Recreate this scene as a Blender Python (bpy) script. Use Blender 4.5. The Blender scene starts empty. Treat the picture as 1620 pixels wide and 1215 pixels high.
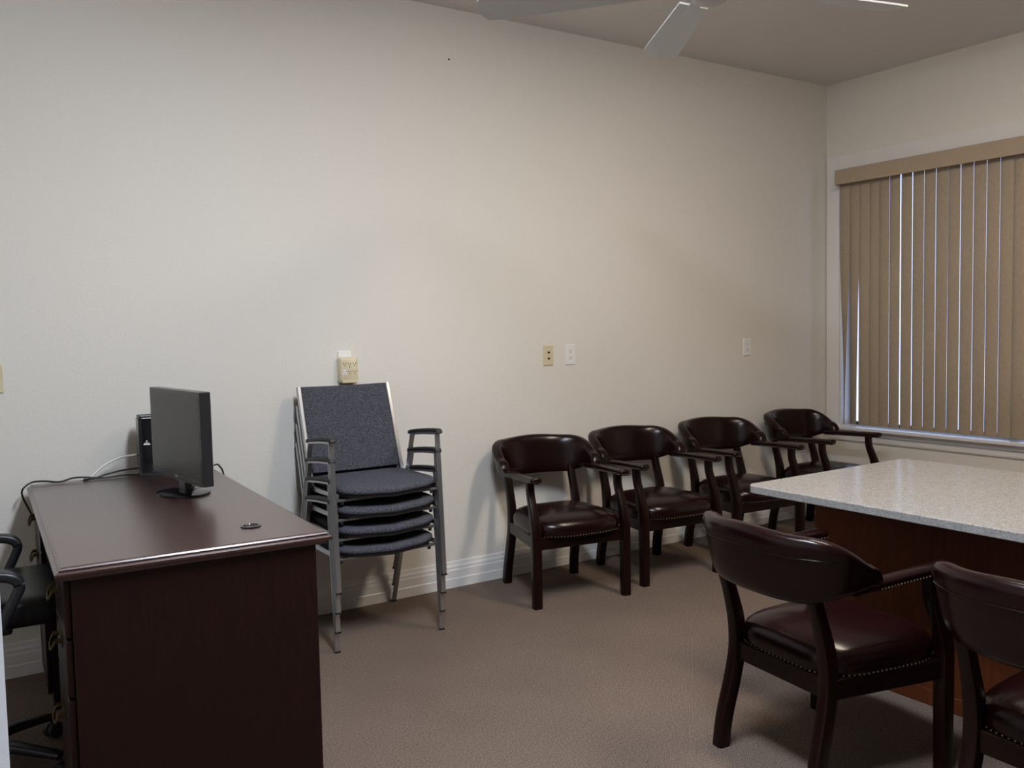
import bpy, bmesh, math, random
from mathutils import Vector, Matrix
random.seed(7)
PI = math.pi
SC = bpy.context.scene
COL = SC.collection
rad = math.radians

COOL, WARM = 92.0, 45.0
# ------------------------------------------------------------------ materials
def mat(name, color, rough=0.5, metal=0.0, coat=0.0, coat_rough=0.1, spec=0.5):
    m = bpy.data.materials.new(name); m.use_nodes = True
    b = m.node_tree.nodes['Principled BSDF']
    b.inputs['Base Color'].default_value = (*color, 1)
    b.inputs['Roughness'].default_value = rough
    b.inputs['Metallic'].default_value = metal
    b.inputs['Coat Weight'].default_value = coat
    b.inputs['Coat Roughness'].default_value = coat_rough
    b.inputs['Specular IOR Level'].default_value = spec
    m['b'] = 1
    return m
def nd(m, t, **kw):
    n = m.node_tree.nodes.new(t)
    for k, v in kw.items():
        if k in n.inputs.keys() if isinstance(k, str) else False: n.inputs[k].default_value = v
        else: setattr(n, k, v)
    return n
def lk(m, a, b): m.node_tree.links.new(a, b)
def bsdf(m): return m.node_tree.nodes['Principled BSDF']
def coords(m, scale=(1, 1, 1), which='Object'):
    tc = nd(m, 'ShaderNodeTexCoord'); mp = nd(m, 'ShaderNodeMapping')
    mp.inputs['Scale'].default_value = scale
    lk(m, tc.outputs[which], mp.inputs['Vector']); return mp.outputs['Vector']
def noise(m, vec, scale, detail=3, rough=0.5):
    n = nd(m, 'ShaderNodeTexNoise'); n.inputs['Scale'].default_value = scale
    n.inputs['Detail'].default_value = detail; n.inputs['Roughness'].default_value = rough
    lk(m, vec, n.inputs['Vector']); return n.outputs['Fac']
def ramp(m, fac, stops):
    r = nd(m, 'ShaderNodeValToRGB'); e = r.color_ramp.elements
    while len(e) < len(stops): e.new(0.5)
    for el, (p, c) in zip(e, stops): el.position = p; el.color = (*c, 1)
    lk(m, fac, r.inputs['Fac']); return r.outputs['Color']
def bump(m, h, strength, dist):
    b = nd(m, 'ShaderNodeBump'); b.inputs['Strength'].default_value = strength; b.inputs['Distance'].default_value = dist
    lk(m, h, b.inputs['Height']); lk(m, b.outputs['Normal'], bsdf(m).inputs['Normal']); return b
def math_n(m, op, a, b=None):
    n = nd(m, 'ShaderNodeMath', operation=op)
    for i, v in enumerate((a, b)):
        if v is None: continue
        if isinstance(v, (int, float)): n.inputs[i].default_value = v
        else: lk(m, v, n.inputs[i])
    return n.outputs[0]

def wall_paint(name, color, bstr=0.22):
    m = mat(name, color, 0.65, spec=0.3)
    v = coords(m)
    n = noise(m, v, 75, 2, 0.5); n2 = noise(m, v, 30, 2)
    s = math_n(m, 'ADD', n, math_n(m, 'MULTIPLY', n2, 0.6))
    bump(m, s, bstr, 0.004); return m
M = {}
M['wall'] = wall_paint('cream_wall_paint', (0.74, 0.71, 0.66))
M['ceiling'] = wall_paint('ceiling_paint', (0.72, 0.70, 0.69), 0.2)
M['dim_wall'] = wall_paint('darkened_unseen_wall', (0.16, 0.14, 0.12))  # unseen wall coloured dark to dim bounce and reflections on the furniture
M['trim'] = mat('white_trim_paint', (0.76, 0.75, 0.745), 0.35)
M['door'] = mat('white_door_blue_lit', (0.78, 0.82, 0.92), 0.4)  # white door, bluish light tinted into its colour

def carpet():
    m = mat('brown_loop_carpet', (0.2, 0.15, 0.12), 0.95, spec=0.1)
    v = coords(m, (1, 1, 1), 'Object')
    sep = nd(m, 'ShaderNodeSeparateXYZ'); lk(m, v, sep.inputs[0])
    K = 2*PI/0.0075
    a = math_n(m, 'SINE', math_n(m, 'MULTIPLY', sep.outputs[0], K))
    b = math_n(m, 'SINE', math_n(m, 'MULTIPLY', sep.outputs[1], K))
    g = math_n(m, 'MULTIPLY', a, b)
    n = noise(m, v, 160, 3, 0.7); n2 = noise(m, v, 2.2, 3)
    f = math_n(m, 'ADD', math_n(m, 'MULTIPLY', g, 0.17), n)
    f = math_n(m, 'ADD', f, math_n(m, 'MULTIPLY', math_n(m, 'SUBTRACT', n2, 0.5), 0.12))
    c = ramp(m, f, [(0.24, (0.064, 0.045, 0.035)), (0.5, (0.146, 0.109, 0.088)), (0.76, (0.262, 0.205, 0.168))])
    lk(m, c, bsdf(m).inputs['Base Color']); bump(m, f, 0.6, 0.004); return m
M['carpet'] = carpet()

def wood(name, dark, light, rough, coat, axis_scale, spec=0.5):
    m = mat(name, dark, rough, coat=coat, coat_rough=0.26, spec=spec)
    v = coords(m, axis_scale)
    n = noise(m, v, 9, 5, 0.6)
    c = ramp(m, n, [(0.3, dark), (0.7, light)])
    lk(m, c, bsdf(m).inputs['Base Color']); return m
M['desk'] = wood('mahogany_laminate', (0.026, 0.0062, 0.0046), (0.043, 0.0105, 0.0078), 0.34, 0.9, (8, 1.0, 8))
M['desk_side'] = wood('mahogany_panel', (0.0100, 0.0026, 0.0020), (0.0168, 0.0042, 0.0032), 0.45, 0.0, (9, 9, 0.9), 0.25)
M['table_base'] = wood('cherry_veneer', (0.070, 0.0175, 0.0055), (0.108, 0.0285, 0.0092), 0.45, 0.0, (9, 9, 0.8), 0.2)
M['chair_wood'] = wood('dark_mahogany_frame', (0.0060, 0.0017, 0.0014), (0.011, 0.0029, 0.0022), 0.30, 0.0, (9, 9, 2), 0.22)

def quartz():
    m = mat('speckled_quartz', (0.5, 0.48, 0.45), 0.16, coat=0.0)
    v = coords(m)
    vo = nd(m, 'ShaderNodeTexVoronoi'); vo.inputs['Scale'].default_value = 260; lk(m, v, vo.inputs['Vector'])
    sep = nd(m, 'ShaderNodeSeparateColor'); lk(m, vo.outputs['Color'], sep.inputs[0])
    n = noise(m, v, 45, 4, 0.7)
    f = math_n(m, 'ADD', math_n(m, 'MULTIPLY', sep.outputs[0], 0.6), math_n(m, 'MULTIPLY', n, 0.5))
    c = ramp(m, f, [(0.12, (0.15, 0.143, 0.138)), (0.32, (0.275, 0.268, 0.262)), (0.62, (0.34, 0.332, 0.325)), (0.9, (0.43, 0.42, 0.41))])
    lk(m, c, bsdf(m).inputs['Base Color']); return m
M['quartz'] = quartz()

def leather(name, color, rough):
    m = mat(name, color, rough, spec=0.30)
    v = coords(m); n = noise(m, v, 240, 2); n2 = noise(m, v, 9, 2)
    s = math_n(m, 'ADD', n, math_n(m, 'MULTIPLY', n2, 1.2))
    bump(m, s, 0.12, 0.0012); return m
M['leather'] = leather('burgundy_vinyl', (0.0092, 0.0018, 0.0024), 0.23)
M['black_leather'] = leather('black_vinyl', (0.010, 0.010, 0.011), 0.38)

def tweed():
    m = mat('grey_tweed', (0.1, 0.1, 0.12), 0.95, spec=0.1)
    v = coords(m); v2 = coords(m, (420, 420, 90)); n = noise(m, v2, 1.0, 2, 0.7); n2 = noise(m, v, 260, 2, 0.7)
    f = math_n(m, 'ADD', math_n(m, 'MULTIPLY', n, 0.6), math_n(m, 'MULTIPLY', n2, 0.4))
    c = ramp(m, f, [(0.36, (0.020, 0.020, 0.027)), (0.5, (0.060, 0.061, 0.078)), (0.64, (0.150, 0.152, 0.178))])
    lk(m, c, bsdf(m).inputs['Base Color']); bump(m, f, 0.4, 0.002); return m
M['tweed'] = tweed()
M['chrome'] = mat('brushed_chrome', (0.50, 0.50, 0.52), 0.28, metal=0.9)
M['brass'] = mat('antique_brass', (0.10, 0.072, 0.032), 0.5, metal=1.0)
M['nail'] = mat('nailhead_brass', (0.28, 0.23, 0.18), 0.35, metal=1.0)
M['rubber'] = mat('black_rubber', (0.014, 0.014, 0.015), 0.55)
M['black'] = mat('black_plastic', (0.012, 0.012, 0.014), 0.38)
M['gloss_black'] = mat('glossy_black_plastic', (0.008, 0.008, 0.010), 0.12)
M['bezel'] = mat('charcoal_bezel', (0.020, 0.020, 0.021), 0.25)
M['screen'] = mat('lcd_screen', (0.020, 0.020, 0.020), 0.30)
M['grey_mark'] = mat('grey_print', (0.42, 0.43, 0.45), 0.5)
M['ivory'] = mat('ivory_plastic', (0.66, 0.58, 0.40), 0.4)
M['white_plastic'] = mat('white_plastic', (0.80, 0.80, 0.80), 0.35)
M['hole'] = mat('dark_hole', (0.02, 0.018, 0.015), 0.7)
M['cord_white'] = mat('white_cord', (0.75, 0.75, 0.72), 0.5)
M['cord_black'] = mat('black_cord', (0.012, 0.012, 0.013), 0.45)
M['fan_white'] = mat('fan_blade_white', (0.62, 0.64, 0.63), 0.45)
M['dark_bronze'] = mat('dark_bronze_frame', (0.015, 0.016, 0.022), 0.5)

def vane_fabric():
    m = mat('beige_vane', (0.43, 0.345, 0.255), 0.85, spec=0.15)
    v = coords(m, (300, 300, 40)); n = noise(m, v, 1.0, 2)
    c = ramp(m, n, [(0.3, (0.385, 0.305, 0.222)), (0.7, (0.455, 0.37, 0.277))])
    lk(m, c, bsdf(m).inputs['Base Color'])
    nt = m.node_tree; tr = nd(m, 'ShaderNodeBsdfTranslucent'); tr.inputs['Color'].default_value = (0.55, 0.5, 0.42, 1)
    mix = nd(m, 'ShaderNodeMixShader'); mix.inputs[0].default_value = 0.07
    lk(m, bsdf(m).outputs[0], mix.inputs[1]); lk(m, tr.outputs[0], mix.inputs[2])
    lk(m, mix.outputs[0], nt.nodes['Material Output'].inputs['Surface']); return m
M['vane'] = vane_fabric()
M['valance'] = mat('beige_valance', (0.40, 0.315, 0.225), 0.6)

def glass():
    m = bpy.data.materials.new('window_glass'); m.use_nodes = True
    nt = m.node_tree; nt.nodes.clear()
    o = nd(m, 'ShaderNodeOutputMaterial'); t = nd(m, 'ShaderNodeBsdfTransparent'); g = nd(m, 'ShaderNodeBsdfGlossy')
    g.inputs['Roughness'].default_value = 0.02
    f = nd(m, 'ShaderNodeFresnel'); f.inputs['IOR'].default_value = 1.45
    mx = nd(m, 'ShaderNodeMixShader')
    lk(m, f.outputs[0], mx.inputs[0]); lk(m, t.outputs[0], mx.inputs[1]); lk(m, g.outputs[0], mx.inputs[2]); lk(m, mx.outputs[0], o.inputs['Surface'])
    return m
M['glass'] = glass()
def emis(name, color, s):
    m = bpy.data.materials.new(name); m.use_nodes = True
    b = bsdf(m); b.inputs['Emission Color'].default_value = (*color, 1); b.inputs['Emission Strength'].default_value = s
    b.inputs['Base Color'].default_value = (0.8, 0.8, 0.8, 1); return m

# ------------------------------------------------------------------ mesh helpers
def obj(name, bm, m, parent=None, smooth=None, bevel=None, subsurf=0):
    bmesh.ops.recalc_face_normals(bm, faces=bm.faces)
    me = bpy.data.meshes.new(name); bm.to_mesh(me); bm.free()
    me.materials.append(m)
    o = bpy.data.objects.new(name, me); COL.objects.link(o)
    if parent: o.parent = parent
    if smooth is not None:
        for p in me.polygons: p.use_smooth = True
        if smooth < 180:
            try: me.set_sharp_from_angle(angle=rad(smooth))
            except Exception: pass
    if bevel:
        b = o.modifiers.new('bevel', 'BEVEL'); b.width = bevel; b.segments = 2; b.limit_method = 'ANGLE'; b.angle_limit = rad(35)
    if subsurf:
        s = o.modifiers.new('subsurf', 'SUBSURF'); s.levels = subsurf; s.render_levels = subsurf
    return o
def box(bm, lo, hi, mtx=None):
    c = [(x, y, z) for x in (lo[0], hi[0]) for y in (lo[1], hi[1]) for z in (lo[2], hi[2])]
    if mtx: c = [mtx @ Vector(v) for v in c]
    v = [bm.verts.new(p) for p in c]
    for f in ((0, 1, 3, 2), (4, 6, 7, 5), (0, 4, 5, 1), (2, 3, 7, 6), (0, 2, 6, 4), (1, 5, 7, 3)): bm.faces.new([v[i] for i in f])
def NB(): return bmesh.new()
def bx(lo, hi, mtx=None):
    bm = NB(); box(bm, lo, hi, mtx); return bm
def loft(bm, rings, closed=True, cap=True, loop=False):
    R = [[bm.verts.new(p) for p in r] for r in rings]; n = len(R[0])
    seq = list(zip(R[:-1], R[1:])) + ([(R[-1], R[0])] if loop else [])
    for a, b in seq:
        for i in range(n if closed else n-1):
            j = (i+1) % n; bm.faces.new((a[i], a[j], b[j], b[i]))
    if cap and closed and not loop: bm.faces.new(R[0][::-1]); bm.faces.new(R[-1])
def sweep(bm, pts, prof, up=(0, 0, 1), scales=None, cap=True, loop=False):
    pts = [Vector(p) for p in pts]; n = len(pts); rings = []
    for i, p in enumerate(pts):
        if loop: t = pts[(i+1) % n]-pts[i-1]
        elif i == 0: t = pts[1]-pts[0]
        elif i == n-1: t = pts[-1]-pts[-2]
        else: t = (pts[i+1]-p).normalized()+(p-pts[i-1]).normalized()
        t.normalize(); u = Vector(up)
        s = t.cross(u)
        if s.length < 1e-4: s = t.cross(Vector((1, 0, 0)))
        s.normalize(); w = s.cross(t)
        k = scales[i] if scales else 1.0
        kx, ky = (k if isinstance(k, tuple) else (k, k))
        rings.append([p+s*(a*kx)+w*(b*ky) for a, b in prof])
    loft(bm, rings, True, cap, loop)
def circ(r, n=10): return [(r*math.cos(2*PI*i/n), r*math.sin(2*PI*i/n)) for i in range(n)]
def rrect(a, b, r, n=3):
    out = []
    for cx, cy, a0 in ((a/2-r, b/2-r, 0), (-a/2+r, b/2-r, 90), (-a/2+r, -b/2+r, 180), (a/2-r, -b/2+r, 270)):
        for i in range(n+1):
            t = rad(a0+90*i/n); out.append((cx+r*math.cos(t), cy+r*math.sin(t)))
    return out
def lathe(bm, prof, n=24, c=(0, 0, 0), mtx=None):
    rings = []
    for r, z in prof:
        ring = [Vector((r*math.cos(2*PI*i/n), r*math.sin(2*PI*i/n), z)) for i in range(n)]
        if mtx: ring = [mtx @ v for v in ring]
        rings.append([v+Vector(c) for v in ring])
    loft(bm, rings)
def cyl(bm, r, z0, z1, c=(0, 0, 0), n=20, mtx=None): lathe(bm, [(r, z0), (r, z1)], n, c, mtx)
def prism(bm, outline, z0, z1, mtx=None):
    a = [Vector((x, y, z0)) for x, y in outline]; b = [Vector((x, y, z1)) for x, y in outline]
    if mtx: a = [mtx @ v for v in a]; b = [mtx @ v for v in b]
    loft(bm, [a, b])
def smoothpath(pts, n=6):
    P = [Vector(p) for p in pts]; out = []
    for i in range(len(P)-1):
        p0 = P[i-1] if i else P[0]*2-P[1]; p1, p2 = P[i], P[i+1]; p3 = P[i+2] if i+2 < len(P) else P[-1]*2-P[-2]
        for k in range(n):
            t = k/n
            out.append(0.5*((2*p1)+(p2-p0)*t+(2*p0-5*p1+4*p2-p3)*t*t+(3*p1-p0-3*p2+p3)*t**3))
    return out+[P[-1]]
def sst(a, b, x):
    t = max(0, min(1, (x-a)/(b-a))); return t*t*(3-2*t)

def tag(o, label, cat, group=None):
    o['label'] = label; o['category'] = cat; o['kind'] = 'thing'
    if group: o['group'] = group
    return o
def thing(name, label, cat, loc=(0, 0, 0), rotz=0, group=None):
    o = bpy.data.objects.new(name, None); o.empty_display_size = 0.1; COL.objects.link(o)
    o.location = loc; o.rotation_euler = (0, 0, rotz); return tag(o, label, cat, group)
def struct(name, bm, m, parent=None, **k):
    o = obj(name, bm, m, parent, **k)
    if not parent: o['kind'] = 'structure'
    return o
def dup(root, loc, rotz, label, group=None):
    r = root.copy(); COL.objects.link(r); r.location = loc; r.rotation_euler = (0, 0, rotz); r['label'] = label
    if group: r['group'] = group
    for ch in list(root.children):
        c = ch.copy(); COL.objects.link(c); c.parent = r
        for g in list(ch.children):
            d = g.copy(); COL.objects.link(d); d.parent = c
    return r

# ------------------------------------------------------------------ room (corner of the two seen walls = origin)
H = 3.06; XL, YF = -6.7, -5.6
WY0, WY1, WZ0, WZ1 = -2.42, -0.118, 0.642, 2.46        # window opening in the right wall
struct('floor', bx((XL-0.15, YF-0.15, -0.12), (0.15, 0.15, 0)), M['carpet'])
struct('ceiling', bx((XL-0.15, YF-0.15, H), (0.15, 0.15, H+0.12)), M['ceiling'])
struct('wall_back', bx((XL-0.15, 0, 0), (0.15, 0.15, H)), M['wall'])
struct('wall_left', bx((XL-0.15, YF-0.15, 0), (XL, 0, H)), M['wall'])
bm = NB()
box(bm, (0, YF-0.15, 0), (0.15, 0, WZ0)); box(bm, (0, YF-0.15, WZ1), (0.15, 0, H))
box(bm, (0, YF-0.15, WZ0), (0.15, WY0, WZ1)); box(bm, (0, WY1, WZ0), (0.15, 0, WZ1))
struct('wall_right', bm, M['wall'])
struct('wall_front', bx((XL, YF-0.12, 0), (0, YF, H)), M['dim_wall'])
struct('wall_entry', bx((-6.09, YF, 0), (-5.97, -4.36, H)), M['wall'])      # short wall the open door is hinged to
DX0 = -5.98
BP = [(0, 0), (0.018, 0), (0.018, 0.048), (0.015, 0.052), (0.015, 0.092), (0.012, 0.100), (0.012, 0.112), (0.008, 0.122), (0.006, 0.138), (0, 0.140)]
def baseboard(name, p0, p1, nrm):
    bm = NB(); p0 = Vector(p0); p1 = Vector(p1); n = Vector(nrm)
    loft(bm, [[p+n*a+Vector((0, 0, b)) for a, b in BP] for p in (p0, p1)]); struct(name, bm, M['trim'])
baseboard('baseboard_back', (XL, 0, 0), (0, 0, 0), (0, -1, 0))
baseboard('baseboard_right', (0, -0.018, 0), (0, YF, 0), (-1, 0, 0))
baseboard('baseboard_left', (XL, -0.018, 0), (XL, YF, 0), (1, 0, 0))
# open door leaf just left of the photographer
win = bpy.data.objects.new('door_1', None); COL.objects.link(win); win['kind'] = 'structure'
win.location = (DX0+0.03, -4.33, 0)
dv = Vector((-5.4456+5.95, -3.53-(-4.33), 0)); win.rotation_euler = (0, 0, math.atan2(dv.y, dv.x))
L = dv.length
bm = bx((0, -0.0, 0.012), (L, 0.04, 2.06)); obj('door_leaf', bm, M['door'], win, bevel=0.002)
bm = NB(); 
for s in (-1, 1): lathe(bm, [(0.012, 0), (0.012, 0.03), (0.026, 0.04), (0.028, 0.055), (0.018, 0.066)], 16, (L-0.065, 0.02+s*0.02, 0.96), Matrix.Rotation(-s*PI/2, 4, 'X'))
obj('door_knob', bm, M['brass'], win, smooth=40)

# ------------------------------------------------------------------ window and blind
w = bpy.data.objects.new('window_1', None); COL.objects.link(w); w['kind'] = 'structure'
cz0, cz1, cy1 = 0.535, 2.55, -0.014
bm = NB()
ci = 0.020
box(bm, (-ci, WY1-0.0, WZ0-0.005), (0, cy1, cz1)); box(bm, (-ci, 2*WY0-0-0.0-(WY0) - 0.104, WZ0-0.005), (0, WY0, cz1)); box(bm, (-ci, WY0, 2.452), (0, WY1, cz1))
obj('casing', bm, M['trim'], w, bevel=0.003)
bm = NB(); box(bm, (-0.008, WY1-0.012, WZ0), (0.012, WY1-0.0005, 2.452)); obj('casing_bead', bm, M['trim'], w, bevel=0.003)
bm = NB(); box(bm, (-0.062, WY0-0.13, 0.617), (0.13, -0.070, 0.641)); obj('window_sill', bm, M['trim'], w, bevel=0.005)
bm = NB()
prof = [(0, 0.535), (-0.010, 0.535), (-0.014, 0.545), (-0.014, 0.575), (-0.020, 0.582), (-0.020, 0.598), (-0.030, 0.604), (-0.030, 0.617), (0, 0.617)]
loft(bm, [[(x, y, z) for x, z in prof] for y in (WY0-0.11, -0.022)]); obj('apron', bm, M['trim'], w)
bm = NB()
fx0, fx1, fw = 0.115, 0.148, 0.020
box(bm, (fx0, WY0, WZ0), (fx1, WY0+fw, WZ1)); box(bm, (fx0, WY1-fw, WZ0), (fx1, WY1, WZ1)); box(bm, (fx0, WY0+fw, WZ0), (fx1, WY1-fw, WZ0+fw)); box(bm, (fx0, WY0+fw, WZ1-fw), (fx1, WY1-fw, WZ1))
box(bm, (fx0, -1.30, WZ0+fw), (fx1, -1.25, WZ1-fw))
obj('window_frame', bm, M['dark_bronze'], w, bevel=0.003)
obj('pane', bx((0.123, WY0+fw, WZ0+fw), (0.129, WY1-fw, WZ1-fw)), M['glass'], w)
bm = NB(); box(bm, (0.002, WY1-0.004, WZ0), (0.105, WY1, WZ1)); box(bm, (0.002, WY0, WZ0), (0.105, WY0+0.004, WZ1)); box(bm, (0.002, WY0+0.004, WZ1-0.004), (0.105, WY1-0.004, WZ1))
obj('reveal', bm, M['trim'], w)

blind = thing('vertical_blind', 'wide beige vertical blind with straight valance hanging in front of the white framed window', 'blind', (0, 0, 0))
VX = -0.115
bm = NB(); box(bm, (VX, WY0-0.02, 2.333), (VX+0.008, -0.150, 2.434)); box(bm, (VX+0.008, -0.158, 2.333), (-ci-0.001, -0.150, 2.434)); box(bm, (VX+0.008, WY0-0.02, 2.426), (-ci-0.001, -0.158, 2.434)); box(bm, (VX+0.008, WY0-0.02, 2.333), (-ci-0.001, WY0-0.012, 2.426))
obj('valance', bm, M['valance'], blind, bevel=0.002)
obj('headrail', bx((-0.065, WY0, 2.385), (-0.032, -0.165, 2.420)), M['white_plastic'], blind, bevel=0.003)
def vane(y, a0, a1, z0=0.662, wd=0.089, bend=0.0):
    bm = NB(); rings = []; nz = 14
    for k in range(nz+1):
        t = k/nz; z = 2.386-(2.386-z0)*t
        tw = a0+(a1-a0)*sst(0.12, 1.0, t)
        row = []
        for i in range(7):
            s = (i/6-0.5)*wd; cb = 0.006*(1-(2*i/6-1)**2)
            lx, ly = cb, s
            row.append(Vector((-0.048-(lx*math.cos(tw)+ly*math.sin(tw)), y+ly*math.cos(tw)-lx*math.sin(tw)+bend*t, z)))
        rings.append(row)
    th = Vector((0.0008, 0, 0))
    full = [r+[v+th for v in reversed(r)] for r in rings]
    loft(bm, full); return obj('vane', bm, M['vane'], blind, smooth=40)
ys = [-0.186, -0.260, -0.340, -0.415, -0.491, -0.570, -0.655, -0.737, -0.817, -0.898, -0.978, -1.060, -1.141, -1.222, -1.303]
while ys[-1] > WY0+0.1: ys.append(ys[-1]-0.081)
gaps = {0: (-7, -53), 1: (-7, -31), 2: (-5, -7)}
for i, y in enumerate(ys):
    a0, a1 = gaps.get(i, (random.uniform(-9.0, -8.3), random.uniform(-9.4, -8.5)))
    vane(y, rad(a0), rad(a1), 0.662, 0.0879 if i > 2 else 0.091)

# ------------------------------------------------------------------ wall plates
def on_wall(o, x, z): o.location = (x, 0.0005, z); o.rotation_euler = (PI/2, 0, 0)   # local z points into the room
def plate_bm(wd, ht, t=0.006):
    bm = NB(); prism(bm, rrect(wd, ht, 0.004), 0, t*0.5)
    loft(bm, [[(x*1.0, y*1.0, t*0.5) for x, y in rrect(wd, ht, 0.004)], [(x, y, t) for x, y in rrect(wd-0.006, ht-0.006, 0.003)]]); return bm
def slots(bm, cx, cy, z, k=1.0):
    for sx in (-0.0062, 0.0062): box(bm, (cx+sx*k-0.0012, cy+0.0, z-0.001), (cx+sx*k+0.0012, cy+0.008*k, z+0.0004))
    cyl(bm, 0.0026, z-0.001, z+0.0004, (cx, cy-0.006*k, 0), 10)
def receptacle(label, x, z, m, group=None):
    t = thing('outlet_plate', label, 'wall outlet', group=group); on_wall(t, x, z)
    obj('cover_plate', plate_bm(0.071, 0.117), m, t)
    for cy in (-0.0195, 0.0195):
        bm = NB(); prism(bm, [(a, b+cy) for a, b in rrect(0.034, 0.029, 0.012)], 0.0055, 0.0078); f = obj('receptacle_face', bm, m, t)
        bm = NB(); slots(bm, 0, cy, 0.0078); obj('slots', bm, M['hole'], f)
    bm = NB(); cyl(bm, 0.003, 0.005, 0.007, n=10); obj('screw', bm, M['white_plastic'], t); return t
receptacle('white duplex outlet plate on the wall, just right of the ivory cable plate', -2.338, 1.226, M['white_plastic'])
receptacle('white duplex outlet plate alone on the wall above the far armchairs', -0.843, 1.225, M['white_plastic'])
t = thing('cable_plate', 'ivory wall plate with two round cable jacks, left of the white outlet', 'wall plate'); on_wall(t, -2.496, 1.227)
obj('cover_plate', plate_bm(0.071, 0.117), M['ivory'], t)
for cy in (-0.017, 0.017):
    bm = NB(); lathe(bm, [(0.0062, 0.005), (0.0062, 0.009), (0.0038, 0.010), (0.0038, 0.016)], 12, (0, cy, 0)); obj('cable_jack', bm, M['hole'], t, smooth=40)
t = thing('blank_plate', 'ivory wall plate cut off by the left edge above the office chair', 'wall plate'); on_wall(t, -5.247, 1.227)
obj('cover_plate', plate_bm(0.071, 0.117), M['ivory'], t)
for cy in (-0.042, 0.042):
    bm = NB(); cyl(bm, 0.003, 0.005, 0.0068, (0, cy, 0), 10); obj('screw', bm, M['ivory'], t)
# six-outlet adapter
t = thing('outlet_adapter', 'beige six outlet wall adapter plugged in above the stack of grey chairs', 'adapter'); on_wall(t, -3.733, 1.205)
obj('wall_cover_plate', plate_bm(0.068, 0.117), M['white_plastic'], t).location = (-0.006, 0.028, 0)
bm = NB()
loft(bm, [[(x, y, z) for x, y in rrect(wd, ht, 0.010)] for wd, ht, z in ((0.096, 0.128, 0.006), (0.094, 0.126, 0.030), (0.088, 0.118, 0.042), (0.080, 0.110, 0.045))])
body = obj('adapter_body', bm, M['ivory'], t, smooth=50); body.location = (0.002, -0.006, 0)
bm = NB(); prism(bm, rrect(0.080, 0.014, 0.005), 0.030, 0.046); lip = obj('bottom_lip', bm, M['ivory'], t); lip.location = (0.002, -0.062, 0)
bm = NB()
for cx in (-0.026, 0.0, 0.026):
    for cy in (0.028, -0.012): slots(bm, cx, cy, 0.0458)
cyl(bm, 0.0028, 0.0445, 0.0457, (0, 0.012, 0), 10)
s = obj('outlet_slots', bm, M['hole'], body)
bm = NB(); prism(bm, rrect(0.020, 0.026, 0.006), 0.0440, 0.0454); ins = obj('outlet_insert', bm, M['white_plastic'], body); ins.location = (-0.026, -0.011, 0)
nl = NB(); lathe(nl, [(0.0045, 0), (0.0055, 0.003), (0.003, 0.006)], 10)
t = obj('nail_head', nl, M['hole'], smooth=60); on_wall(t, -3.101, 2.797); tag(t, 'tiny dark nail head high on the cream wall', 'nail')

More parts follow.
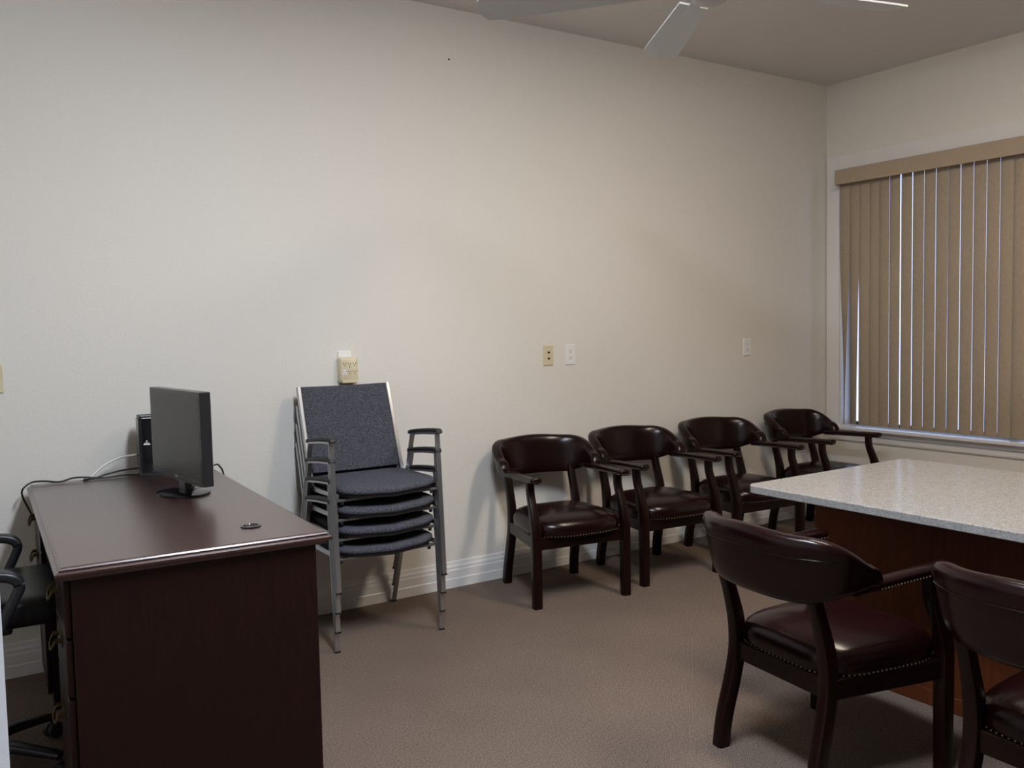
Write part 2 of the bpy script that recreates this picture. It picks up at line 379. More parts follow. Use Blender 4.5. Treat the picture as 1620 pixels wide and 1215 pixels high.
# ------------------------------------------------------------------ captain's chair
def captain_chair(name, label, group):
    t = thing(name, label, 'armchair', group=group)
    wm, lm = M['chair_wood'], M['leather']
    # seat plan outline (front -Y)
    def plan(s, z):
        pts = []; N = 56
        for i in range(N):
            a = 2*PI*i/N; c, sn = math.cos(a), math.sin(a)
            e = 2/5.0
            u = abs(c)**e*(1 if c >= 0 else -1); v = abs(sn)**e*(1 if sn >= 0 else -1)
            yy = -0.035+0.225*v
            hw = 0.246-0.038*(yy+0.26)/0.45+0.010*(1-v*v)
            xx = u*hw
            if v < 0: yy -= 0.030*(1-u*u)*(-v)
            pts.append((xx*s, (yy+0.035)*s-0.035, z))
        return pts
    bm = NB()
    loft(bm, [plan(s, z) for s, z in ((0.985, 0.345), (1.0, 0.352), (1.018, 0.372), (1.012, 0.395), (0.975, 0.414), (0.90, 0.429), (0.75, 0.443), (0.52, 0.454), (0.25, 0.460), (0.05, 0.462))])
    seat = obj('seat', bm, lm, t, smooth=70)
    pl = plan(1.004, 0.354)
    P = [Vector(p) for p in pl]; P.append(P[0]); acc = 0; step = 0.0165; runs = (NB(), NB())
    for a, b in zip(P[:-1], P[1:]):
        l = (b-a).length; d = acc
        while d < l:
            q = a+(b-a)*(d/l); nrm = (b-a).cross(Vector((0, 0, 1))).normalized()
            if not (abs(q.x) > 0.215 and q.y < -0.20):
                bmesh.ops.create_icosphere(runs[0 if q.y < -0.20 else 1], subdivisions=1, radius=0.0031, matrix=Matrix.Translation(q+nrm*0.001))
            d += step
        acc = d-l
    for nails in runs: obj('nailhead_trim', nails, M['nail'], seat, smooth=180)
    # apron ring
    bm = NB()
    for y, hw in ((-0.238, 0.232),): prism(bm, [(-hw, y-0.012), (hw, y-0.012), (hw, y+0.012), (-hw, y+0.012)], 0.290, 0.350)
    prism(bm, [(-0.19, 0.172), (0.19, 0.172), (0.19, 0.195), (-0.19, 0.195)], 0.290, 0.350)
    for s in (-1, 1):
        ol = [(s*0.259, -0.225), (s*0.236, -0.225), (s*0.190, 0.185), (s*0.213, 0.185)]
        prism(bm, ol, 0.290, 0.350)
    obj('apron', bm, wm, t, bevel=0.003)
    sq = rrect(1, 1, 0.16, 2)
    for s in (-1, 1):
        # front leg with curved arm support
        pts = smoothpath([(s*0.252, -0.243, 0), (s*0.252, -0.243, 0.15), (s*0.252, -0.243, 0.30), (s*0.253, -0.240, 0.39), (s*0.252, -0.214, 0.48), (s*0.250, -0.182, 0.56), (s*0.250, -0.176, 0.632)], 5)
        sc = [((0.045 if p.z < 0.38 else 0.045-0.008*sst(0.38, 0.5, p.z)), (0.042+0.006*sst(0.0, 0.3, p.z) if p.z < 0.40 else 0.048-0.012*sst(0.40, 0.56, p.z))) for p in pts]
        bm = NB(); sweep(bm, pts, sq, up=(0, 1, 0), scales=sc); leg = obj('front_leg', bm, wm, t, smooth=40)
        bm = NB(); cyl(bm, 0.010, -0.0, 0.004, (s*0.252, -0.243, 0), 12)
        # rear leg + back post
        pts = smoothpath([(s*0.205, 0.245, 0), (s*0.202, 0.232, 0.10), (s*0.198, 0.202, 0.22), (s*0.195, 0.184, 0.32), (s*0.194, 0.188, 0.42), (s*0.193, 0.214, 0.52), (s*0.192, 0.246, 0.62)], 5)
        sc = [(0.042, 0.045) if p.z < 0.4 else (0.042-0.006*sst(0.4, 0.55, p.z), 0.045-0.008*sst(0.4, 0.55, p.z)) for p in pts]
        bm = NB(); sweep(bm, pts, sq, up=(0, 1, 0), scales=sc); obj('rear_leg', bm, wm, t, smooth=40)
        # padded arm
        pts = smoothpath([(s*0.254, 0.150, 0.624), (s*0.253, 0.0, 0.630), (s*0.251, -0.12, 0.634), (s*0.250, -0.22, 0.637), (s*0.250, -0.262, 0.638)], 5)
        n = len(pts); sc = []
        for i, p in enumerate(pts):
            q = i/(n-1); k = 1.0 if q < 0.93 else 1-0.28*((q-0.93)/0.07)**2
            sc.append((k*(0.050+0.012*sst(0.3, 1, q)), k*0.034))
        bm = NB(); sweep(bm, pts, rrect(1, 1, 0.38, 4), scales=sc); arm = obj('armrest', bm, lm, t, smooth=60)
        for ss in (-1, 1):
            nails = NB(); d = 0.0
            for i in range(n-1):
                a, b = pts[i], pts[i+1]; l = (b-a).length
                while d < l and i >= 3:
                    q = a+(b-a)*(d/l); wd = sc[i][0]/2
                    bmesh.ops.create_icosphere(nails, subdivisions=1, radius=0.0026, matrix=Matrix.Translation(q+Vector((ss*(wd-0.0005), 0, -0.009)))); d += 0.0135
                d = d-l if i >= 3 else 0.0
            for k in range(3):
                bmesh.ops.create_icosphere(nails, subdivisions=1, radius=0.0026, matrix=Matrix.Translation(pts[-1]+Vector((ss*(k*0.011+0.0055 if k < 2 else 0.021), -0.0005 if k < 2 else 0.006, -0.008))))
            obj('nailhead_trim', nails, M['nail'], arm, smooth=180)
    # barrel back band
    def band_section(th):
        a, b = 0.257, 0.158; e = 2/2.25
        sn, cs = math.sin(th), math.cos(th)
        x = a*abs(sn)**e*(1 if sn > 0 else -1); y = 0.132+b*(abs(cs)**e)*(1 if cs > 0 else -1)
        d = Vector((sn*b, cs*a, 0)); nrm = Vector((math.copysign(abs(sn)**(2-e), sn)*b, math.copysign(abs(cs)**(2-e), cs)*a, 0)).normalized()
        at = abs(math.degrees(th))
        zt = 0.793-0.010*sst(0, 40, at)-0.085*max(0, (at-42)/51)**2; zb = 0.580+0.038*sst(35, 92, at)
        tk = 0.056-0.006*sst(50, 95, at)
        return Vector((x, y, 0)), nrm, zt, zb, tk
    K = 28
    def prof_pt(th, i):
        c, nrm, zt, zb, tk = band_section(th)
        an = 2*PI*i/K; co, si = math.cos(an), math.sin(an); e = 2/3.4
        r = tk/2*abs(co)**e*(1 if co > 0 else -1); h = (zt-zb)/2; z = (zt+zb)/2+h*abs(si)**e*(1 if si > 0 else -1)
        q = (z-zb)/(zt-zb)
        r += 0.034*q*(1-0.55*sst(50, 95, abs(math.degrees(th))))
        if co > 0: r += 0.007*sst(0.62, 0.86, q)*(1 if q < 0.97 else 0.6)          # rolled top edge bulges to the rear
        return c+nrm*r+Vector((0, 0, z))
    TH = [rad(-93+186*k/56) for k in range(57)]
    bm = NB(); rings = []
    for th in TH: rings.append([prof_pt(th, i) for i in range(K)])
    def cap(r, d, fz, ft):                                     # blunt rounded end that rests on the arm
        c = sum(r, Vector())/len(r); zb = min(p.z for p in r)
        return [Vector((c.x+(p.x-c.x)*ft, c.y+(p.y-c.y)*ft-d, zb+0.004+(p.z-zb)*fz)) for p in r]
    CP = ((0.010, 0.955, 0.98), (0.024, 0.84, 0.95), (0.038, 0.66, 0.88), (0.048, 0.46, 0.78), (0.053, 0.28, 0.6))
    rings = [cap(rings[0], *c) for c in reversed(CP)]+rings+[cap(rings[-1], *c) for c in CP]
    loft(bm, rings); back = obj('backrest', bm, lm, t, smooth=70)
    pts = []
    for th in TH[6:-6]:
        c, nrm, zt, zb, tk = band_section(th); z = zb+(zt-zb)*0.70; q = 0.70
        pts.append(c+nrm*(tk/2*(1-((0.4)**3.4))**(1/3.4)+0.034*q*(1-0.55*sst(50, 95, abs(math.degrees(th))))+0.0016+0.007*sst(0.62, 0.86, q))+Vector((0, 0, z)))
    bm = NB(); sweep(bm, pts, circ(0.0018, 6)); obj('piping', bm, lm, back, smooth=60)
    return t
WG = 'burgundy captain armchairs along the wall'
ch = captain_chair('captain_armchair', 'burgundy leather captain armchair against the wall, nearest the stack of grey chairs', WG)
CH = [(-2.718, -0.385, rad(-10)), (-2.058, -0.392, rad(-5)), (-1.350, -0.392, rad(-5)), (-0.556, -0.385, rad(2))]
ch.location = (CH[0][0], CH[0][1], 0); ch.rotation_euler = (0, 0, CH[0][2])
dup(ch, (CH[1][0], CH[1][1], 0), CH[1][2], 'burgundy leather captain armchair second from the stack of grey chairs, against the wall')
dup(ch, (CH[2][0], CH[2][1], 0), CH[2][2], 'burgundy leather captain armchair against the wall, partly hidden by the tip of the table')
dup(ch, (CH[3][0], CH[3][1], 0), CH[3][2], 'burgundy leather captain armchair in the room corner beside the window')
TG = 'burgundy captain armchairs pulled up to the table'
dup(ch, (-3.128, -2.345, 0), rad(83.5), 'burgundy leather captain armchair seen from behind, pulled up near the table corner', TG)
dup(ch, (-3.11, -3.125, 0), rad(88), 'burgundy leather captain armchair seen from behind, cut by the right bottom corner', TG)

# ------------------------------------------------------------------ grey stacking chairs
def stack_chair(name, label, group):
    t = thing(name, label, 'stacking chair', group=group); cm = M['chrome']
    fl = rrect(0.023, 0.011, 0.002, 1)
    for s in (-1, 1):
        X = s*0.254
        bm = NB(); sweep(bm, [(X, -0.265, 0.006), (X, -0.250, 0.30), (X, -0.230, 0.650)], fl, up=(0, 1, 0)); leg = obj('front_leg', bm, cm, t)
        bm = NB(); box(bm, (X-0.012, -0.272, 0), (X+0.012, -0.258, 0.008)); obj('glide', bm, M['rubber'], leg)
        bm = NB(); sweep(bm, [(X, 0.028, 0.624), (X, 0.150, 0.300), (X, 0.262, 0.006)], fl, up=(0, 1, 0)); leg = obj('rear_leg', bm, cm, t)
        bm = NB(); box(bm, (X-0.012, 0.255, 0), (X+0.012, 0.269, 0.008)); obj('glide', bm, M['rubber'], leg)
        bm = NB(); sweep(bm, [(X, -0.2355, 0.650), (X, -0.10, 0.640), (X, 0.034, 0.624)], rrect(0.023, 0.011, 0.002, 1)); obj('arm_bar', bm, cm, t)
        bm = NB(); sweep(bm, smoothpath([(X, -0.252, 0.652), (X, -0.235, 0.664), (X, -0.10, 0.654), (X, 0.036, 0.636), (X, 0.044, 0.626)], 4), rrect(0.030, 0.016, 0.006, 3)); obj('armrest', bm, M['rubber'], t, smooth=50)
        # back upright
        bm = NB(); sweep(bm, smoothpath([(s*0.232, -0.10, 0.412), (s*0.232, 0.06, 0.415), (s*0.231, 0.105, 0.440), (s*0.229, 0.150, 0.56), (s*0.226, 0.252, 0.862)], 4), rrect(0.019, 0.024, 0.003, 1)); obj('back_upright', bm, cm, t, smooth=40)
        # seat side rail
        bm = NB(); sweep(bm, [(s*0.240, -0.250, 0.418), (s*0.236, 0.11, 0.408)], rrect(0.012, 0.022, 0.002, 1)); obj('seat_rail', bm, cm, t)
    bm = NB(); sweep(bm, [(-0.248, -0.236, 0.398), (0.248, -0.236, 0.398)], rrect(0.016, 0.012, 0.002, 1)); obj('stretcher', bm, cm, t)
    bm = NB(); sweep(bm, [(-0.248, 0.112, 0.388), (0.248, 0.112, 0.388)], rrect(0.016, 0.012, 0.002, 1)); obj('stretcher', bm, cm, t)
    for s in (-1, 1):
        bm = NB(); cyl(bm, 0.008, 0.380, 0.394, (s*0.215, -0.236, 0), 10); obj('stacking_bumper', bm, M['rubber'], t)
    # seat pad, bowed front, waterfall
    N = 48
    def plan(k, z):
        out = []
        for i in range(N):
            a = 2*PI*i/N; c, sn = math.cos(a), math.sin(a); e = 2/9
            u = abs(c)**e*math.copysign(1, c); v = abs(sn)**e*math.copysign(1, sn)
            y = -0.07+0.195*v; x = u*(0.238-0.012*(v+1)/2)
            if v < 0: y -= 0.050*(1-u*u)*(-v)
            zz = z-0.014*(1-u*u)*sst(-0.02, -0.30, y) if False else z-0.014*(1-u*u)*sst(0.10, 0.30, -y)
            out.append((x*k, (y+0.07)*k-0.07, zz))
        return out
    bm = NB(); loft(bm, [plan(k, z) for k, z in ((0.90, 0.424), (0.98, 0.427), (1.005, 0.438), (0.995, 0.450), (0.95, 0.457), (0.80, 0.462), (0.5, 0.465), (0.1, 0.466))])
    obj('seat', bm, M['tweed'], t, smooth=70)
    bm = NB(); loft(bm, [plan(k, z) for k, z in ((0.96, 0.414), (0.97, 0.426))]); obj('seat_pan', bm, M['black'], t)
    # back pad between uprights
    bm = NB(); rings = []
    for k in range(11):
        q = k/10; z = 0.470+q*0.392; y = 0.116+q*0.134; f = 1-0.012*(2*q-1)**8
        edge = 1.0 if 0.02 < q < 0.98 else 0.75
        ring = []
        for i in range(20):
            a = 2*PI*i/20; c, sn = math.cos(a), math.sin(a)
            x = 0.2215*abs(c)**(2/9)*math.copysign(1, c)*f
            d = (0.017*edge)*abs(sn)**(2/3)*math.copysign(1, sn)
            d += 0.016*(1-(x/0.2215)**2) 
            nrm = Vector((0, 0.946, -0.323))
            ring.append(Vector((x, y, z))+nrm*d)
        rings.append(ring)
    loft(bm, rings); obj('backrest', bm, M['tweed'], t, smooth=60)
    return t
SG = 'grey fabric chairs in the stack'
SX, SY, SR = -3.786, -0.292, rad(-1.4)
sc0 = stack_chair('stacking_chair', 'grey fabric stacking chair with chrome frame at the bottom of the stack', SG)
sc0.location = (SX, SY, 0); sc0.rotation_euler = (0, 0, SR)
lab = ['grey fabric stacking chair second from the floor in the stack, seat sandwiched', 'grey fabric stacking chair third from the floor, directly under the topmost chair', 'topmost grey fabric chair of the stack, full backrest showing']
for k in (1, 2, 3):
    dup(sc0, (SX, SY-0.0125*k, 0.0885*k), SR, lab[k-1])

# ------------------------------------------------------------------ conference table
tb = thing('conference_table', 'table with speckled pale quartz top on a reddish wood pedestal, in front of the window', 'table', (-2.31, -1.765, 0))
TX0, TX1, TY0, TY1, TZ = -2.838, -1.80, -3.75, -1.765, 0.762
ol = [(x-(-2.31)+(TX0+TX1)/2, y-(-1.765)+(TY0+TY1)/2) for x, y in rrect(TX1-TX0, TY1-TY0, 0.045, 7)]
bm = NB(); prism(bm, ol, TZ-0.030, TZ); obj('tabletop', bm, M['quartz'], tb, smooth=30, bevel=0.003)
bm = NB(); box(bm, (-0.205, -1.80, 0.06), (0.20, -0.075, TZ-0.030)); base = obj('pedestal', bm, M['table_base'], tb, bevel=0.002)
bm = NB(); box(bm, (-0.21, -1.805, 0), (0.205, -0.070, 0.06)); obj('plinth', bm, M['table_base'], tb, bevel=0.004)

# ------------------------------------------------------------------ desk
DZ = 0.795
import mathutils
dc = [Vector(p) for p in ((-5.230, -1.622), (-4.492, -1.644), (-4.408, -0.074), (-5.149, -0.03))]
cx = sum(p.x for p in dc)/4; cy = sum(p.y for p in dc)/4
dk = thing('executive_desk', 'dark mahogany executive desk with moulded top edge, its end facing the camera', 'desk', (cx, cy, 0), rad(-2.7))
hw, hl = 0.370, 0.785
bm = NB()
def rect(a, b): return [(-a, -b), (a, -b), (a, b), (-a, b)]
prof = [(0.030, DZ-0.036), (0.016, DZ-0.036), (0.012, DZ-0.028), (0.004, DZ-0.026), (0.0, DZ-0.021), (0.0, DZ-0.015), (0.005, DZ-0.011), (0.011, DZ-0.010), (0.011, DZ-0.006), (0.014, DZ-0.002), (0.020, DZ)]
loft(bm, [[(x, y, z) for x, y in rect(hw-i, hl-i)] for i, z in prof]); top = obj('desktop', bm, M['desk'], dk)
bm = NB(); lathe(bm, [(0.024, 0), (0.031, 0.0), (0.031, 0.004), (0.024, 0.005), (0.022, 0.002)], 24); gr = obj('cable_grommet', bm, M['gloss_black'], dk, smooth=40)
GP = Matrix.Rotation(rad(2.7), 3, 'Z') @ (Vector((-4.6616, -1.4198, DZ))-Vector((cx, cy, 0)))
gr.location = (GP.x, GP.y, DZ-0.0005)
bm = NB(); cyl(bm, 0.010, 0.0015, 0.0029, (0.009, 0.008, 0)); o = obj('grommet_hole', bm, M['hole'], gr)
PX1 = 0.325       # front side (right) of the pedestals, below the overhang
PX0 = -0.350
def pedestal(y0, y1, near):
    bm = NB(); box(bm, (PX0+0.018, y0, 0.0), (PX1, y1, DZ-0.036)); obj('pedestal', bm, M['desk_side'], dk, bevel=0.002)
    for z0, z1, zc in ((0.602, 0.752, 0.692), (0.442, 0.594, 0.552), (0.060, 0.434, 0.345)):
        bm = NB(); box(bm, (PX0, y0+0.012, z0), (PX0+0.0175, y1-0.012, z1)); dr = obj('drawer', bm, M['desk_side'], dk, bevel=0.003)
        yc = (y0+y1)/2
        bm = NB(); box(bm, (PX0-0.003, yc-0.045, zc-0.012), (PX0-0.0003, yc+0.045, zc+0.022))
        for sy in (-1, 1): cyl(bm, 0.007, 0, 0.018, (PX0-0.019, yc+sy*0.038, zc+0.006), 10, Matrix.Rotation(PI/2, 4, 'Y'))
        sweep(bm, smoothpath([(PX0-0.018, yc-0.038, zc+0.006), (PX0-0.026, yc-0.036, zc-0.014), (PX0-0.028, yc, zc-0.022), (PX0-0.026, yc+0.036, zc-0.014), (PX0-0.018, yc+0.038, zc+0.006)], 4), circ(0.0038, 8))
        obj('drawer_handle', bm, M['brass'], dr, smooth=40)
pedestal(-hl+0.022, -hl+0.40, True); pedestal(hl-0.43, hl-0.022, False)
bm = NB(); box(bm, (PX1-0.020, -hl+0.40, 0.08), (PX1-0.002, hl-0.43, DZ-0.036)); obj('modesty_panel', bm, M['desk_side'], dk)
bm = NB(); box(bm, (PX0+0.005, -hl+0.40, 0.70), (PX0+0.022, hl-0.43, DZ-0.040)); obj('centre_drawer', bm, M['desk_side'], dk)

# ------------------------------------------------------------------ monitor
mo = thing('computer_monitor', 'black flat screen monitor with switched off display standing on the dark desk', 'monitor', (-4.700, -0.690, DZ), math.atan2(-0.515, 0.062))
# local: x along the screen width toward the camera end, -y is the screen normal
W2, Z0, Z1 = 0.258, 0.056, 0.392
tilt = Matrix.Rotation(rad(-1.0), 4, 'X')
bm = NB(); box(bm, (-W2, -0.012, Z0), (W2, 0.028, Z1)); 
hs = obj('housing', bm, M['bezel'], mo, bevel=0.004)
bm = NB(); loft(bm, [[(x, 0.028, z) for x, z in ((-W2+0.006, Z0+0.006), (W2-0.006, Z0+0.006), (W2-0.006, Z1-0.006), (-W2+0.006, Z1-0.006))], [(x, 0.040, z) for x, z in ((-W2+0.03, Z0+0.04), (W2-0.03, Z0+0.04), (W2-0.03, Z1-0.04), (-W2+0.03, Z1-0.04))]]); obj('rear_shell', bm, M['gloss_black'], mo)
bm = NB(); box(bm, (-W2+0.016, -0.0125, Z0+0.030), (W2-0.016, -0.0115, Z1-0.018)); obj('screen', bm, M['screen'], mo)
bm = NB(); box(bm, (-W2+0.004, -0.0150, Z0+0.020), (W2-0.004, -0.0118, Z0+0.024)); box(bm, (-W2+0.004, -0.0160, Z0+0.002), (W2-0.004, -0.0118, Z0+0.008)); obj('bezel_ridge', bm, M['bezel'], mo)
bm = NB(); box(bm, (-0.012, -0.0135, Z0+0.0105), (0.012, -0.0118, Z0+0.0175)); obj('maker_mark', bm, M['grey_mark'], mo)
bm = NB(); box(bm, (-0.035, 0.006, 0.012), (0.035, 0.034, Z0+0.10)); obj('neck', bm, M['gloss_black'], mo, bevel=0.006)
bm = NB(); prism(bm, [(0.118*math.cos(a), 0.012+0.092*math.sin(a)) for a in [2*PI*i/40 for i in range(40)]], 0.0005, 0.008)
loft(bm, [[(f*0.118*math.cos(a), 0.012+f*0.092*math.sin(a), z) for a in [2*PI*i/40 for i in range(40)]] for f, z in ((0.98, 0.008), (0.80, 0.012), (0.3, 0.016))])
obj('stand_base', bm, M['gloss_black'], mo, smooth=40)

# ------------------------------------------------------------------ computer
pc = thing('desktop_computer', 'slim black desktop computer standing upright behind the monitor, back edge of the desk', 'computer', (-4.583, -0.135, DZ), rad(-2.5))
# local: -y large side toward camera; x from -0.15 (rear ports) to 0.15
bm = NB(); box(bm, (-0.150, -0.040, 0.016), (0.070, 0.040, 0.258)); obj('case', bm, M['black'], pc, bevel=0.003)
bm = NB(); box(bm, (-0.142, -0.0435, 0.024), (0.070, -0.0395, 0.248)); obj('side_panel', bm, M['gloss_black'], pc, bevel=0.001)
bm = NB(); loft(bm, [[(x-0.040, y, z) for x, y in rect(a, b)] for a, b, z in ((0.110, 0.058, 0.0005), (0.110, 0.058, 0.006), (0.106, 0.046, 0.016))]); obj('foot_stand', bm, M['black'], pc)
bm = NB(); box(bm, (-0.154, -0.034, 0.04), (-0.1502, 0.034, 0.245)); obj('rear_port_panel', bm, M['bezel'], pc)
bm = NB(); box(bm, (-0.138, -0.0442, 0.134), (-0.112, -0.0434, 0.139)); box(bm, (-0.135, -0.0442, 0.1405), (-0.116, -0.0434, 0.1435))
lathe(bm, [(0.0034, 0), (0.0034, 0.0008)], 6, (-0.125, -0.0434, 0.150), Matrix.Rotation(PI/2, 4, 'X')); obj('maker_mark', bm, M['white_plastic'], pc)
bm = NB(); box(bm, (-0.102, -0.0442, 0.124), (-0.056, -0.0434, 0.146)); box(bm, (-0.102, -0.0442, 0.150), (-0.050, -0.0434, 0.158)); obj('spec_sticker', bm, M['grey_mark'], pc)

def cord(name, pts, r, m, label):
    bm = NB(); sweep(bm, smoothpath(pts, 8), circ(r, 8)); return tag(obj(name, bm, m, smooth=60), label, 'cable')
cord('network_cable', [(-4.737, -0.105, DZ+0.088), (-4.80, -0.075, DZ+0.078), (-4.86, -0.070, DZ+0.052), (-4.905, -0.075, DZ+0.018), (-4.925, -0.085, DZ+0.004), (-4.96, -0.10, DZ+0.004)], 0.0042, M['cord_white'], 'white network cable curving out of the computer down to the desk')
cord('power_cord', [(-4.737, -0.12, DZ+0.033), (-4.80, -0.095, DZ+0.026), (-4.86, -0.095, DZ+0.016), (-4.90, -0.105, DZ+0.008), (-4.95, -0.100, DZ+0.014), (-4.99, -0.095, DZ+0.014), (-5.04, -0.11, DZ+0.006), (-5.09, -0.090, DZ+0.012), (-5.135, -0.075, DZ+0.010), (-5.168, -0.085, DZ-0.010), (-5.172, -0.075, DZ-0.04), (-5.15, -0.04, DZ-0.10), (-5.09, -0.03, DZ-0.25), (-5.02, -0.03, 0.30), (-4.98, -0.035, 0.20)], 0.0038, M['cord_black'], 'black power cord running along the desk back edge and over its left corner')
cord('display_cable', [(-4.737, -0.125, DZ+0.006), (-4.80, -0.115, DZ+0.008), (-4.86, -0.118, DZ+0.006), (-4.915, -0.112, DZ+0.005), (-4.95, -0.105, DZ+0.005)], 0.0034, M['cord_black'], 'short black cable lying on the desk just left of the computer')
cord('video_cable', [(-4.66, -0.62, DZ+0.10), (-4.60, -0.55, DZ+0.03), (-4.53, -0.40, DZ+0.006), (-4.455, -0.20, DZ+0.008), (-4.425, -0.13, DZ+0.014), (-4.395, -0.10, DZ+0.004), (-4.375, -0.10, DZ-0.06), (-4.37, -0.08, DZ-0.3)], 0.0038, M['cord_black'], 'black cable from behind the monitor dropping over the far right desk corner')

# ------------------------------------------------------------------ office chair (left edge)
oc = thing('office_chair', 'black task chair with loop armrests tucked beside the desk, cut by the left edge', 'office chair', (-5.41, -0.880, 0), rad(86))
# local: front = -Y  -> world +X
bm = NB()
def oseat(k, z): return [(x*k, (y)*k, z) for x, y in rrect(0.50, 0.50, 0.09, 6)]
loft(bm, [oseat(0.90, 0.520), (oseat(0.98, 0.528)), oseat(1.0, 0.555), oseat(0.99, 0.585), oseat(0.95, 0.600), oseat(0.75, 0.607), oseat(0.1, 0.604)])
o = obj('seat', bm, M['black_leather'], oc, smooth=60); o.location = (0, -0.06, 0.0)
bm = NB(); rings = []
for k in range(9):
    q = k/8; z = 0.66+0.44*q; f = 1-0.25*(2*q-1)**6; yy = 0.24+0.07*q
    rings.append([(f*0.23*abs(math.cos(a))**0.5*math.copysign(1, math.cos(a)), yy+0.028*math.sin(a)-0.03*(1-abs(math.cos(a))), z) for a in [2*PI*i/24 for i in range(24)]])
loft(bm, rings); obj('backrest', bm, M['black_leather'], oc, smooth=60)
bm = NB(); sweep(bm, smoothpath([(0, 0.05, 0.505), (0, 0.26, 0.515), (0, 0.31, 0.60), (0, 0.31, 0.88)], 5), rrect(0.06, 0.016, 0.005, 2)); obj('back_bar', bm, M['black'], oc, smooth=50)
for s in (-1, 1):
    X = s*0.285
    pts = smoothpath([(X, 0.16, 0.690), (X, 0.06, 0.702), (X, -0.08, 0.700), (X, -0.135, 0.690), (X, -0.155, 0.666), (X, -0.145, 0.635), (X*0.99, -0.120, 0.585), (X*0.97, -0.085, 0.530), (X*0.95, 0.02, 0.512), (X*0.97, 0.14, 0.530), (X*0.99, 0.185, 0.590), (X, 0.195, 0.650)], 5)
    bm = NB(); sweep(bm, pts, rrect(0.046, 0.030, 0.010, 3), up=(1, 0, 0) if False else (0, 0.3, 1), loop=True); obj('armrest', bm, M['black'], oc, smooth=60)
bm = NB(); box(bm, (-0.12, -0.13, 0.470), (0.12, 0.13, 0.522)); obj('tilt_mechanism', bm, M['black'], oc, bevel=0.01)
bm = NB(); cyl(bm, 0.025, 0.10, 0.48); cyl(bm, 0.034, 0.09, 0.24); obj('gas_lift', bm, M['black'], oc, smooth=40)
for k in range(5):
    a = 2*PI*k/5+0.35; c, s = math.cos(a), math.sin(a)
    bm = NB(); sweep(bm, [(0.02*c, 0.02*s, 0.105), (0.15*c, 0.15*s, 0.098), (0.29*c, 0.29*s, 0.075)], rrect(0.045, 0.028, 0.008, 2), scales=[1.2, 1.0, 0.75]); leg = obj('leg', bm, M['black'], oc, smooth=50)
    bm = NB()
    for q in (-1, 1): cyl(bm, 0.027, q*0.004, q*0.020, (0.295*c, 0.295*s, 0.028), 16, Matrix.Rotation(a, 4, 'Z') @ Matrix.Rotation(PI/2, 4, 'X'))
    cyl(bm, 0.006, 0.028, 0.08, (0.29*c, 0.29*s, 0), 8); obj('caster', bm, M['rubber'], leg, smooth=40)

# ------------------------------------------------------------------ ceiling fan with light kit
FX, FY = -3.34, -2.08
fan = thing('ceiling_fan', 'white ceiling fan, one blade tip dipping into the top of the picture', 'ceiling fan', (FX, FY, 0))
bm = NB(); lathe(bm, [(0.03, H-0.09), (0.065, H-0.05), (0.075, H-0.0005)], 24); obj('canopy', bm, M['fan_white'], fan, smooth=50)
bm = NB(); cyl(bm, 0.012, 2.56, H-0.06); obj('downrod', bm, M['fan_white'], fan, smooth=50)
bm = NB(); lathe(bm, [(0.03, 2.59), (0.09, 2.575), (0.135, 2.54), (0.14, 2.48), (0.11, 2.44), (0.07, 2.425)], 32); obj('motor_housing', bm, M['fan_white'], fan, smooth=50)
tip = Vector((-2.965, -1.445)); ba = math.atan2(tip.y-FY, tip.x-FX)
for k in range(5):
    a = ba+2*PI*k/5; rot = Matrix.Rotation(a, 4, 'Z') @ Matrix.Translation((0, 0, 2.465)) @ Matrix.Rotation(rad(12), 4, 'X')
    ol = [(0.20, -0.050), (0.70, -0.068)]+[(0.735+0.03*math.sin(t)+0.0, -0.068*math.cos(t)) for t in [PI*i/12 for i in range(1, 12)]]+[(0.70, 0.068), (0.20, 0.050)]
    bm = NB(); prism(bm, ol, -0.003, 0.003, rot); bl = obj('blade', bm, M['fan_white'], fan)
    bm = NB(); box(bm, (0.10, -0.018, -0.008), (0.27, 0.018, -0.003), rot); obj('blade_iron', bm, M['fan_white'], bl)

bm = NB(); lathe(bm, [(0.062, 2.425), (0.060, 2.415), (0.045, 2.405), (0.01, 2.402)], 24); obj('switch_housing', bm, M['fan_white'], fan, smooth=50)


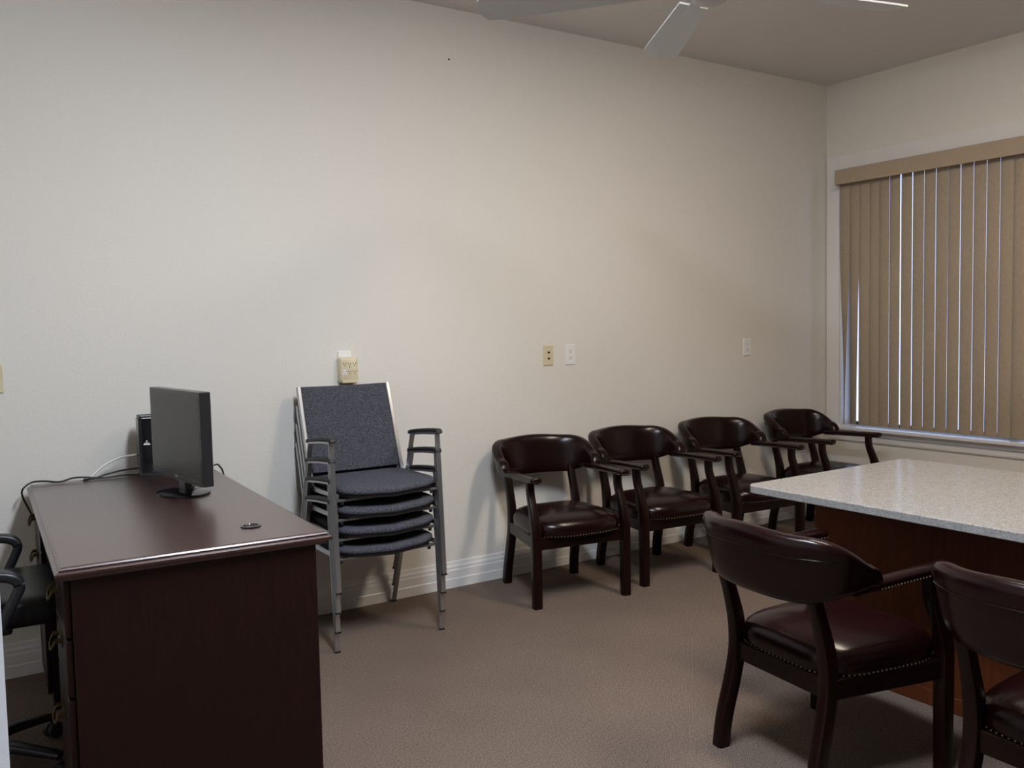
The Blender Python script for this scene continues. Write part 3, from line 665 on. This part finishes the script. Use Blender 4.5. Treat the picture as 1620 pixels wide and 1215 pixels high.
# ------------------------------------------------------------------ surface mounted ceiling lights (one cool, one warm tube set)
for (lx, ly), colr, pw, lab in (((-4.35, -2.70), (0.82, 0.90, 1.0), COOL, 'surface mounted ceiling light with cool white tubes, nearer the desk'), ((-2.45, -2.45), (1.0, 0.845, 0.67), WARM, 'surface mounted ceiling light with warm white tubes, above the table')):
    t = thing('ceiling_light', lab, 'ceiling light', (lx, ly, 0), 0, 'surface mounted ceiling lights')
    bm = NB(); box(bm, (-0.17, -0.64, H-0.012), (0.17, 0.64, H)); obj('housing', bm, M['fan_white'], t)
    bm = NB(); loft(bm, [[(x, y, z) for x, y in rrect(a, b, 0.02)] for a, b, z in ((0.30, 1.22, H-0.012), (0.30, 1.22, H-0.030), (0.26, 1.18, H-0.045))]); obj('diffuser', bm, emis('diffuser_glow', colr, pw), t, smooth=40)

# ------------------------------------------------------------------ world, camera
wd = bpy.data.worlds.new('daylight'); SC.world = wd; wd.use_nodes = True
bg = wd.node_tree.nodes['Background']; bg.inputs['Color'].default_value = (0.46, 0.61, 1.0, 1); bg.inputs['Strength'].default_value = 3.0
cam = bpy.data.cameras.new('camera'); co = bpy.data.objects.new('camera', cam); COL.objects.link(co); SC.camera = co
f, pitch, roll, yaw = 1406.8, 0.0634, -0.0209, 0.5844
cam.sensor_width = 36; cam.lens = f/1620*36; cam.clip_start = 0.05
F = Vector((math.sin(yaw)*math.cos(pitch), math.cos(yaw)*math.cos(pitch), -math.sin(pitch)))
R0 = Vector((math.cos(yaw), -math.sin(yaw), 0)); U0 = R0.cross(F)
R = R0*math.cos(roll)+U0*math.sin(roll); U = -R0*math.sin(roll)+U0*math.cos(roll)
mt = Matrix((R, U, -F)).transposed().to_4x4(); mt.translation = (-5.477, -4.1267, 1.39); co.matrix_world = mt
vs = SC.view_settings; vs.view_transform = 'Standard'; vs.look = 'None'; vs.exposure = 0.0; vs.gamma = 1.0; vs.use_curve_mapping = False
SC.cycles.use_denoising = True; SC.cycles.max_bounces = 10; SC.cycles.diffuse_bounces = 6
SC.cycles.caustics_reflective = False; SC.cycles.sample_clamp_indirect = 6.0
